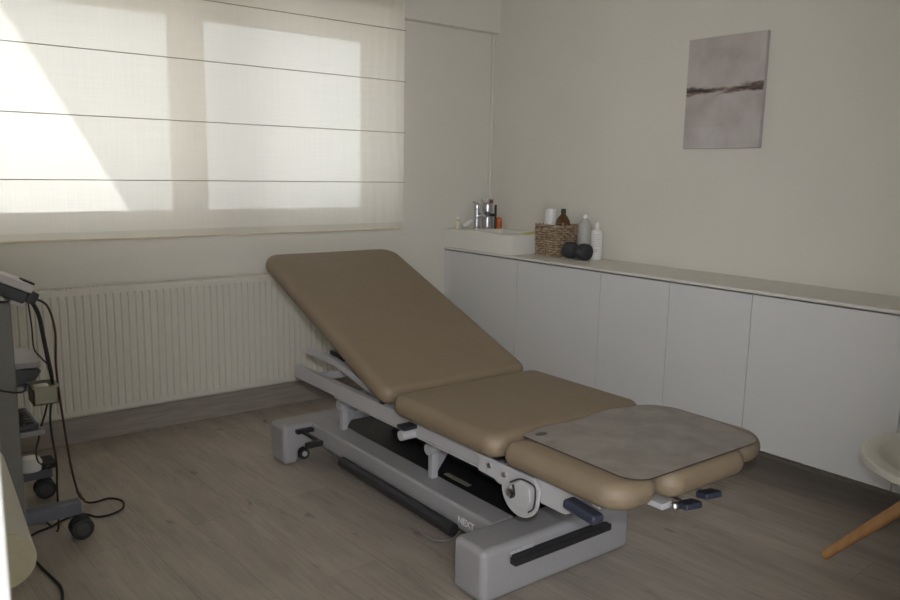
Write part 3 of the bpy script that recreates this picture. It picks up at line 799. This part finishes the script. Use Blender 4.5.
# hinge plates and leg frame
def mirror(x): return 2*1.99-x
HY = -.050
hinge = [(1.97, .503), (1.97, .443), (1.885, .440), (1.865, .432)]+[(1.762+.086*math.cos(math.radians(a)), .420+.078*math.sin(math.radians(a))) for a in range(360, 190, -13)]+[(1.672, .47), (1.70, .503)]
legp = [(1.69, .520), (1.69, .45), (1.655, .424), (1.565, .424)]+[(1.56+.035*math.cos(math.radians(a)), .459+.035*math.sin(math.radians(a))) for a in range(270, 175, -19)]+[(1.505, .485), (1.46, .508), (1.44, .520)]
hinge = [(a+HY, b2+(.012 if b2 < .43 else 0)) for a, b2 in hinge]; legp = [(a+HY*.5, b2) for a, b2 in legp]
for s_ in (0, 1):
    xs = (1.672, 1.684) if not s_ else (mirror(1.684), mirror(1.672))
    h_ = MB().prism(hinge, *xs, 'x', .003, 2).build('hinge_plate', LG, tc)
    xs2 = (1.690, 1.702) if not s_ else (mirror(1.702), mirror(1.690))
    MB().prism(legp, *xs2, 'x', .003, 2).build('leg_frame', LG, tc)
    if not s_:
        xd = 1.672
        d_ = MB(); d_.prism([(a+HY, b2) for a, b2 in [(1.80, .455), (1.80, .405), (1.765, .385), (1.72, .395), (1.70, .425), (1.705, .47), (1.75, .485)]], xd-.012, xd, 'x', .006, 2)
        d_.build('hinge_cover', M['lightgrey'], h_)
        for p1 in ((1.91+HY, .480), (1.835+HY, .472), ):
            MB().tube([(xd-.006, *p1), (xd, *p1)], .009, 14).build('bolt', M['steel'], h_)
        MB().tube([(xd-.022, 1.79+HY, .432), (xd-.01, 1.79+HY, .432)], .013, 16).build('pivot', M['steel'], h_)
        MB().tube(spline([(xd-.016, y_+HY, z_) for y_, z_ in ((1.788, .466), (1.74, .492), (1.69, .492), (1.672, .478), (1.676, .42), (1.70, .395))]), .0028, 6).build('spring_wire', M['black'], h_)
        MB().tube(spline([(xd-.016, 1.775+HY, .462), (xd-.016, 1.768+HY, .43), (xd-.016, 1.785+HY, .415)]), .0045, 6).build('hook', M['black'], h_)
    else:
        pass
for yy in (1.62, 1.40):
    MB().box((1.70, yy, .485), (2.28, yy+.03, .520), .004).build('leg_cross_bar', LG, tc)
# leg section: two side wings and a middle pad
leg_r = (.075, .075, .05, .05)
MB().pad(1.640, 1.850, 1.282, 1.768, .511, .598, (.09, .075, .05, .03), .042, .003).build('left_leg_pad', M['leather'], tc)
MB().pad(1.854, 2.255, 1.262, 1.768, .511, .598, (.06, .06, .03, .03), .042, .003).build('middle_leg_pad', M['leather'], tc)
MB().pad(2.259, 2.448, 1.305, 1.768, .511, .598, (.075, .10, .10, .03), .042, .003).build('right_leg_pad', M['leather'], tc)
# handles
LV = T((1.652, 1.42, .489)) @ Matrix.Rotation(math.radians(6), 4, 'X')
lv = MB(); lv.box((-.026, -.066, -.015), (.022, .060, .015), .010, 3, LV); lv.build('side_lever', M['navy'], tc)
lv = MB(); lv.box((1.655, 2.345, .462), (1.79, 2.40, .478), .005, 2); lv.build('back_lever', M['black'], tc)
MB().tube([(1.655, 2.372, .438), (1.76, 2.372, .438)], .020, 16).build('release_tube', M['lightgrey'], tc)
br_ = MB(); br_.box((1.855, 1.295, .480), (1.90, 1.45, .500), .004); br_.build('front_bracket', LG, tc)
MB().lathe([(0, -.014), (.008, -.012), (.013, -.005), (.013, .005), (.008, .012), (0, .014)], 18, T((1.895, 1.282, .488))).build('ball_knob', M['steel'], tc)
for i, (xx, yy, zz) in enumerate(((1.953, 1.272, .483), (2.06, 1.278, .488))):
    q = T((xx, yy, zz)) @ Matrix.Rotation(math.radians(-8), 4, 'Z') @ Matrix.Rotation(math.radians(-8), 4, 'X')
    MB().prism([(-.034, .025), (-.032, -.020), (.028, -.026), (.036, -.008), (.034, .025)], -.010, .010, 'z', .006, 2, q).build('front_lever', M['navy'], tc)
    MB().tube([(xx, yy+.02, zz), (xx, 1.41, .488)], .007, 10).build('lever_rod', M['steel'], tc)

# ------------------------------------------------------------------ vinyl protector on the foot end
mt = thing('vinyl_protector', (2.02, 1.51, .6022), 'cloudy clear vinyl sheet lying on the foot end of the couch', 'protective sheet')
def matout():
    x0, x1, y0, y1 = 1.714, 2.378, 1.280, 1.770
    pts = arc2(x0+.07, y0+.07, .07, 180, 270, 10)+arc2(x1-.10, y0+.085, .085, 270, 345, 10)
    pts += [(x1+.012, y0+.20), (x1+.012, y1-.2)]+arc2(x1-.11, y1-.12, .12, 5, 85, 10)
    n = 16
    for i in range(1, n):
        t = i/n; x = x1-.11+(x0+.03-x1+.11)*t
        pts.append((x, y1+.012*math.sin(t*9)+.022*math.sin(PI*t)-.012*t))
    pts += arc2(x0+.03, y1-.03, .025, 90, 180, 6)
    return pts
mo = matout()
MB().prism(mo, .6022, .6042, 'z').build('sheet', M['vinyl'], mt, smooth=False)
tag(MB().lathe([(0, .6042), (.021, .6042), (.021, .6046), (0, .6046)], 24, T((1.782, 1.733, 0)) @ Matrix.Diagonal((1.15, .65, 1, 1))).build('grip_slot', M['vinyledge'], mt), 'dark oval slot')
MB().tube([(x, y, .6032) for x, y in mo], .0016, 5, closed=True).build('sheet_edge', M['vinyledge'], mt)

# the couch stands slightly askew in the room; what lies on it turns with it
TURN = -math.radians(.9)
for o_ in (tc, mt):
    v = o_.location-tc.location; v.rotate(Matrix.Rotation(TURN, 3, 'Z'))
    o_.location = tc.location+v; o_.rotation_euler.z = TURN

# ------------------------------------------------------------------ chair
cx, cy = 3.076, .885
ch = thing('tub_chair', (cx, cy, 0), 'white shell chair with wooden legs at the right picture edge', 'chair')
def shell():
    vs = []; fs = []; n = 64
    prof = [(0, .385, 0), (.10, .387, 0), (.19, .396, .02), (.25, .412, .10), (.285, .434, .35), (.300, .452, .8), (.308, .461, .93), (.318, .4645, 1), (.352, .466, 1), (.366, .4635, 1.01), (.371, .457, 1.01), (.371, .440, 1.0), (.362, .433, .97), (.33, .428, .7), (.29, .412, .3), (.25, .396, .1), (.19, .379, .02), (.10, .371, 0), (0, .369, 0)]
    rings = []
    for r, z, k in prof:
        if r == 0: rings.append([len(vs)]); vs.append((cx, cy, z)); continue
        rg = []
        for j in range(n):
            a = 2*PI*j/n
            # the back of the tub rises towards +x / -y, out of frame
            t = max(0, math.cos(a-math.radians(-45)))
            up = .34*k*(t**1.6)
            rr = r*(1+.10*k*t)
            rg.append(len(vs)); vs.append((cx+rr*math.cos(a), cy+rr*math.sin(a), z+up))
        rings.append(rg)
    for a, b2 in zip(rings, rings[1:]):
        for j in range(n):
            j2 = (j+1) % n
            if len(a) == 1: fs.append((a[0], b2[j], b2[j2]))
            elif len(b2) == 1: fs.append((a[j], b2[0], a[j2]))
            else: fs.append((a[j], b2[j], b2[j2], a[j2]))
    return vs, fs
MB().add(*shell()).build('shell', M['shell'], ch)
feet = [(2.902, 1.306), (3.42, 1.06), (3.20, .53), (2.68, .76)]
for fx, fy in feet:
    top = Vector((cx+(fx-cx)*.30, cy+(fy-cy)*.30, .345)); bot = Vector((fx, fy, .008))
    d_ = (top-bot)
    lg = MB().tube([bot, bot+d_*.03, bot+d_*.5, bot+d_*.97, top], [.0165, .0175, .022, .025, .023], 18).build('leg', M['legwood'], ch)
uf = MB()
for (ax, ay), (bx_, by_) in (((feet[0]), (feet[2])), ((feet[1]), (feet[3]))):
    uf.tube([(cx+(ax-cx)*.31, cy+(ay-cy)*.31, .34), (cx+(ax-cx)*.2, cy+(ay-cy)*.2, .372), (cx+(bx_-cx)*.2, cy+(by_-cy)*.2, .372), (cx+(bx_-cx)*.31, cy+(by_-cy)*.31, .34)], .007, 8)
uf.build('under_frame', M['black'], ch)

# ------------------------------------------------------------------ trolley at the left
tr = thing('equipment_trolley', (.35, 3.3, 0), 'grey equipment trolley on casters at the left picture edge', 'trolley')
MB().box((.09, 3.03, .105), (.462, 3.075, .975), .006).build('side_panel', M['trolley'], tr)
MB().box((.09, 3.60, .13), (.50, 3.63, .90), .006).build('rear_post', M['trolley'], tr)
for z, y0_, y1_, xr in ((.742, 3.03, 3.36, .552), (.655, 3.04, 3.60, .545), (.482, 3.04, 3.36, .552)):
    MB().box((.12, y0_+.05, z-.022), (xr, y1_, z), .004).build('shelf', M['trolleyshelf'], tr)
for y0_, xr, z in ((3.10, .662, .115), (3.60, .662, .102)):
    MB().box((.09, y0_, z), (xr, y0_+.05, z+.052), .004).build('foot_bar', M['bluegrey'], tr)
for (xx, yy, zz) in ((.672, 3.15, .105), (.64, 3.645, .10)):
    cs = MB()
    cs.tube([(xx-.005, yy-.022, .046), (xx-.005, yy+.022, .046)], .014, 14)
    cs.box((xx-.035, yy-.010, .052), (xx+.024, yy+.010, .086), .007); cs.tube([(xx-.02, yy, .08), (xx-.02, yy, zz+.012)], .009, 12)
    cb = cs.build('caster', M['black'], tr)
    for dy in (-.021, .021):
        MB().lathe([(.0, -.012), (.034, -.012), (.040, -.010), (.0425, -.004), (.0425, .004), (.040, .010), (.034, .012), (0, .012)], 28, T((xx-.005, yy+dy, .0425)) @ Matrix.Rotation(PI/2, 4, 'X')).build('wheel', M['tyre'], cb)
        MB().lathe([(0, -.0145), (.022, -.0145), (.026, -.012), (.026, .012), (.022, .0145), (0, .0145)], 24, T((xx-.005, yy+dy, .0425)) @ Matrix.Rotation(PI/2, 4, 'X')).build('hub', M['hub'], cb)
# device with display on top, tilted
dv = thing('therapy_console', (.3, 3.06, .97), 'tilted silver and black console on top of the trolley', 'console')
Q = T((.515, 3.05, 1.005)) @ Matrix.Rotation(math.radians(27), 4, 'Y')
MB().box((-.46, -.09, .002), (.0, .17, .030), .006, 2, Q).build('top_shell', M['silverbody'], dv)
MB().box((-.45, -.085, -.040), (-.006, .165, .002), .008, 2, Q).build('body', M['darkdev'], dv)
MB().box((-.028, -.02, .029), (.012, .05, .037), .002, 2, Q).build('latch', M['black'], dv)
MB().box((-.004, -.07, -.032), (.030, .03, .010), .006, 2, Q).build('connector', M['black'], dv)
MB().box((-.04, -.04, -.056), (.010, .10, -.040), .003, 2, Q).build('cable_clip', M['silverbody'], dv)
MB().box((.17, 3.05, .974), (.33, 3.16, 1.02), .004).build('stand', M['darkdev'], dv)
# bin hanging at the trolley's middle shelf
bn = thing('accessory_bin', (.55, 3.05, .602), 'grey-beige open bin at the right edge of the trolley', 'bin')
b = MB(); x0, x1, y0_, y1_, z0_, z1_ = .505, .585, 2.99, 3.09, .602, .668
b.box((x0, y0_, z0_), (x1, y1_, z0_+.004)); b.box((x0, y0_, z0_), (x0+.004, y1_, z1_)); b.box((x1-.004, y0_, z0_), (x1, y1_, z1_)); b.box((x0, y0_, z0_), (x1, y0_+.004, z1_)); b.box((x0, y1_-.004, z0_), (x1, y1_, z1_))
b.build('tray', M['olive'], bn)
b = MB(); b.box((x0-.004, y0_-.005, z1_-.006), (x1+.006, y0_+.004, z1_+.001), .002); b.box((x1-.002, y0_, z1_-.006), (x1+.006, y1_, z1_+.001), .002); b.box((x0-.006, y1_-.004, z1_-.006), (x1+.006, y1_+.005, z1_+.001), .002)
b.build('rim', M['olive'], bn)
MB().box((x0+.01, y0_+.01, z0_+.004), (x1-.02, y1_-.02, z1_-.005), .006).build('contents', M['yellowish'], bn)
# dark device in the trolley
dd = thing('power_unit', (.48, 3.2, .66), 'dark grey wedge-shaped unit between the upper trolley shelves', 'unit')
MB().prism([(.30, .656), (.30, .718), (.50, .716), (.556, .702), (.53, .664), (.49, .656)], 3.095, 3.33, 'y', .004, 2).build('body', M['darkdev'], dd)
MB().box((.32, 3.091, .662), (.43, 3.0955, .675), .001).build('front_strip', M['black'], dd)
kb = thing('control_keypad', (.45, 3.2, .483), 'black keypad lying on the lower trolley shelf', 'keypad')
MB().box((.34, 3.10, .483), (.535, 3.34, .505), .005).build('body', M['darkdev'], kb)
kk = MB()
for i in range(5):
    for j in range(6):
        kk.box((.36+.034*i, 3.115+.036*j, .505), (.386+.034*i, 3.143+.036*j, .510), .002)
kk.build('keys', M['black'], kb)
# white puck & black adapter on rear foot
wp = tag(MB().lathe([(0, 0), (.042, 0), (.046, .008), (.046, .035), (.035, .055), (.012, .062), (0, .062)], 28, T((.575, 3.585, .158))).build('white_pot', M['whiteplastic'], at=(.575, 3.585, .158)), 'small white domed pot on the rear foot of the trolley', 'pot')
pa = thing('power_adapter', (.63, 3.53, .158), 'black power adapter resting on the rear foot bar of the trolley', 'adapter')
MB().box((.60, 3.56, .154), (.672, 3.66, .186), .008).build('body', M['black'], pa)
MB().tube([(.636, 3.555, .17), (.636, 3.535, .17)], .007, 10).build('strain_relief', M['black'], pa)

# cables (each its own)
def cable(name, pts, r, m, label):
    sp = spline(pts, 8); r = r[:len(sp)] if isinstance(r, list) else r
    o = MB().tube(sp, r, 7).build(name, m, at=pts[0]); return tag(o, label, 'cable')
cable('console_cable', [(.53, 3.02, .985), (.575, 3.03, .95), (.595, 3.03, .86), (.592, 3.035, .74), (.600, 3.06, .64), (.612, 3.08, .52), (.622, 3.08, .40), (.632, 3.08, .30), (.652, 3.085, .20), (.672, 3.10, .172)], .0042, M['redcable'], 'dark reddish cable, outermost of those hanging from the console')
cable('console_cable', [(.525, 3.02, .975), (.545, 3.02, .92), (.556, 3.02, .83), (.566, 3.02, .75), (.575, 3.03, .69), (.590, 3.11, .62), (.575, 3.11, .50), (.586, 3.11, .34), (.592, 3.16, .22), (.600, 3.24, .012), (.58, 3.36, .006), (.52, 3.44, .006), (.46, 3.46, .006)], [.0075]*30+[.0075-.0035*k/12 for k in range(13)]+[.004]*70, M['cable'], 'thick black bundled cable hanging in front of the trolley bin')
cable('console_cable', [(.52, 3.06, .97), (.525, 3.05, .88), (.527, 3.05, .80), (.545, 3.05, .765), (.562, 3.03, .742)], .0028, M['cable'], 'thin black cable looping short above the upper trolley shelf')
cable('console_cable', [(.580, 3.12, .60), (.560, 3.13, .52), (.545, 3.14, .47), (.55, 3.2, .42), (.57, 3.4, .30), (.60, 3.545, .20), (.634, 3.545, .172)], .0035, M['cable'], 'thin black cable running from the bin down to the adapter')
cable('wall_cable', [(.30, 3.0, .74), (.36, 3.0, .70), (.42, 3.0, .668), (.475, 3.01, .655), (.5, 3.085, .66)], .0032, M['cable'], 'black cable curving across the trolley side panel')
cable('floor_cable', [(.668, 3.19, .172), (.70, 3.30, .12), (.745, 3.42, .03), (.791, 3.449, .006), (.85, 3.455, .006), (.887, 3.395, .006), (.87, 3.318, .006), (.816, 3.283, .006), (.762, 3.288, .006), (.73, 3.34, .006), (.68, 3.36, .006), (.583, 3.302, .006), (.53, 3.28, .006), (.46, 3.22, .006)], .0045, M['cable'], 'black cable looping on the floor beside the trolley caster')
cable('mains_cable', [(.38, 3.12, .006), (.43, 3.10, .006), (.474, 3.05, .006), (.490, 2.95, .006), (.505, 2.85, .006), (.512, 2.78, .006), (.500, 2.70, .006), (.47, 2.6, .006)], .0052, M['cable'], 'black cable lying on the floor below the cream paper roll')

# paper roll on a wall bracket
rl = thing('couch_paper_roll', (.2, 1.8, .66), 'cream couch paper roll on a bracket near the doorway jamb', 'paper roll')
rc_ = Vector((.194, 1.555, .722)); rd = Vector((.03, .52, .012))
def along(t, r, nm, m, parent, rr=None):
    return MB().tube([rc_+rd*t[0], rc_+rd*t[1]], r, 40).build(nm, m, parent, ang=35)
along((0.004, 1), .055, 'paper', M['paper'], rl)
along((0, .004), .0545, 'end_face', M['paperend'], rl)
along((1, 1.08), .012, 'spindle', M['black'], rl)
b = MB(); e_ = rc_+rd*1.06
b.box((XL, e_.y-.012, e_.z-.02), (e_.x+.016, e_.y+.012, e_.z+.02), .004); b.box((XL, e_.y-.05, e_.z-.06), (XL+.012, e_.y+.05, e_.z+.06), .003)
b.build('bracket', M['black'], rl)

# ------------------------------------------------------------------ lights
w_ = bpy.data.worlds.new('World'); SC.world = w_; w_.use_nodes = True
bg = w_.node_tree.nodes['Background']; bg.inputs['Color'].default_value = (.90, .96, 1.04, 1); bg.inputs['Strength'].default_value = 3.0

def light(name, kind, loc, energy, rot=None, **kw):
    l = bpy.data.lights.new(name, kind); l.energy = energy
    for a, b2 in kw.items(): setattr(l, a, b2)
    o = bpy.data.objects.new(name, l); COL.objects.link(o); o.location = loc
    if rot is not None: o.rotation_euler = rot
    return o
# sun on the neighbour's wall
sd = Vector((.30, .42, -.86)).normalized()
so = light('sun', 'SUN', (0, 0, 8), 24.0, angle=.009, color=(1, .97, .92))
so.rotation_euler = sd.to_track_quat('-Z', 'Y').to_euler()
# slanted slab out of view, added only to cast the diagonal shade on that wall
def back(p, k): return Vector(p)-sd*k
e0, e1 = Vector((1.161, 7, 2.594)), Vector((1.967, 7, 1.154))
dirn = (e1-e0).normalized(); K = 5.2
a0 = back(e0-dirn*2.2, K); a1 = back(e1+dirn*2.6, K)
side = Vector((4.5, 0, 2.6))
vs = [a0, a1, a1+side, a0+side]; vs += [v+Vector((0, .12, 0)) for v in vs]
struct('shade_slab_outside', MB().add(vs, [(0, 1, 2, 3), (7, 6, 5, 4), (0, 4, 5, 1), (1, 5, 6, 2), (2, 6, 7, 3), (3, 7, 4, 0)]), M['shade_slab'], 'unseen slanted slab added to shade the neighbouring wall')
# sky light through the window
pt = light('sky_portal', 'AREA', (1.5, YW+.382, 1.73), 1, (PI/2, 0, 0), shape='RECTANGLE', size=2.8, size_y=1.3)
pt.rotation_euler = Vector((0, -1, 0)).to_track_quat('-Z', 'Z').to_euler()
pt.data.cycles.is_portal = True
# daylight arriving through the doorway from the corridor behind the photographer
p2 = light('door_portal', 'AREA', (.95, .5, 1.1), 1, None, shape='RECTANGLE', size=1.7, size_y=2.1)
p2.rotation_euler = Vector((0, 1, 0)).to_track_quat('-Z', 'Z').to_euler()
p2.data.cycles.is_portal = True
# the camera's own flash, just above the lens
fl = light('camera_flash', 'SPOT', (.015, -.02, 1.585), 135, None, spot_size=math.radians(74), spot_blend=1.0, shadow_soft_size=.02, color=(.98, .98, 1))

# ------------------------------------------------------------------ camera
cam = bpy.data.cameras.new('camera'); co = bpy.data.objects.new('camera', cam); COL.objects.link(co)
r_, u_, f_ = Vector((0.78553, -0.61855, 0.01836)), Vector((0.08662, 0.13929, 0.98646)), Vector((0.61273, 0.7733, -0.163))
mw = Matrix((r_, u_, -f_)).transposed().to_4x4(); mw.translation = (0, 0, 1.45)
co.matrix_world = mw
fl.rotation_euler = Vector((.655, .735, -.05)).to_track_quat('-Z', 'Y').to_euler()
cam.sensor_width = 36; cam.lens = 31.2562; cam.clip_start = .02
cam.dof.use_dof = True; cam.dof.focus_distance = 2.75; cam.dof.aperture_fstop = 11.0
SC.camera = co

SC.view_settings.view_transform = 'Standard'; SC.view_settings.look = 'None'; SC.view_settings.gamma = 1; SC.view_settings.use_curve_mapping = False
SC.view_settings.exposure = 0.0
SC.cycles.max_bounces = 14; SC.cycles.diffuse_bounces = 8; SC.cycles.transparent_max_bounces = 16; SC.cycles.transmission_bounces = 8
SC.cycles.use_denoising = True; SC.cycles.sample_clamp_indirect = 6
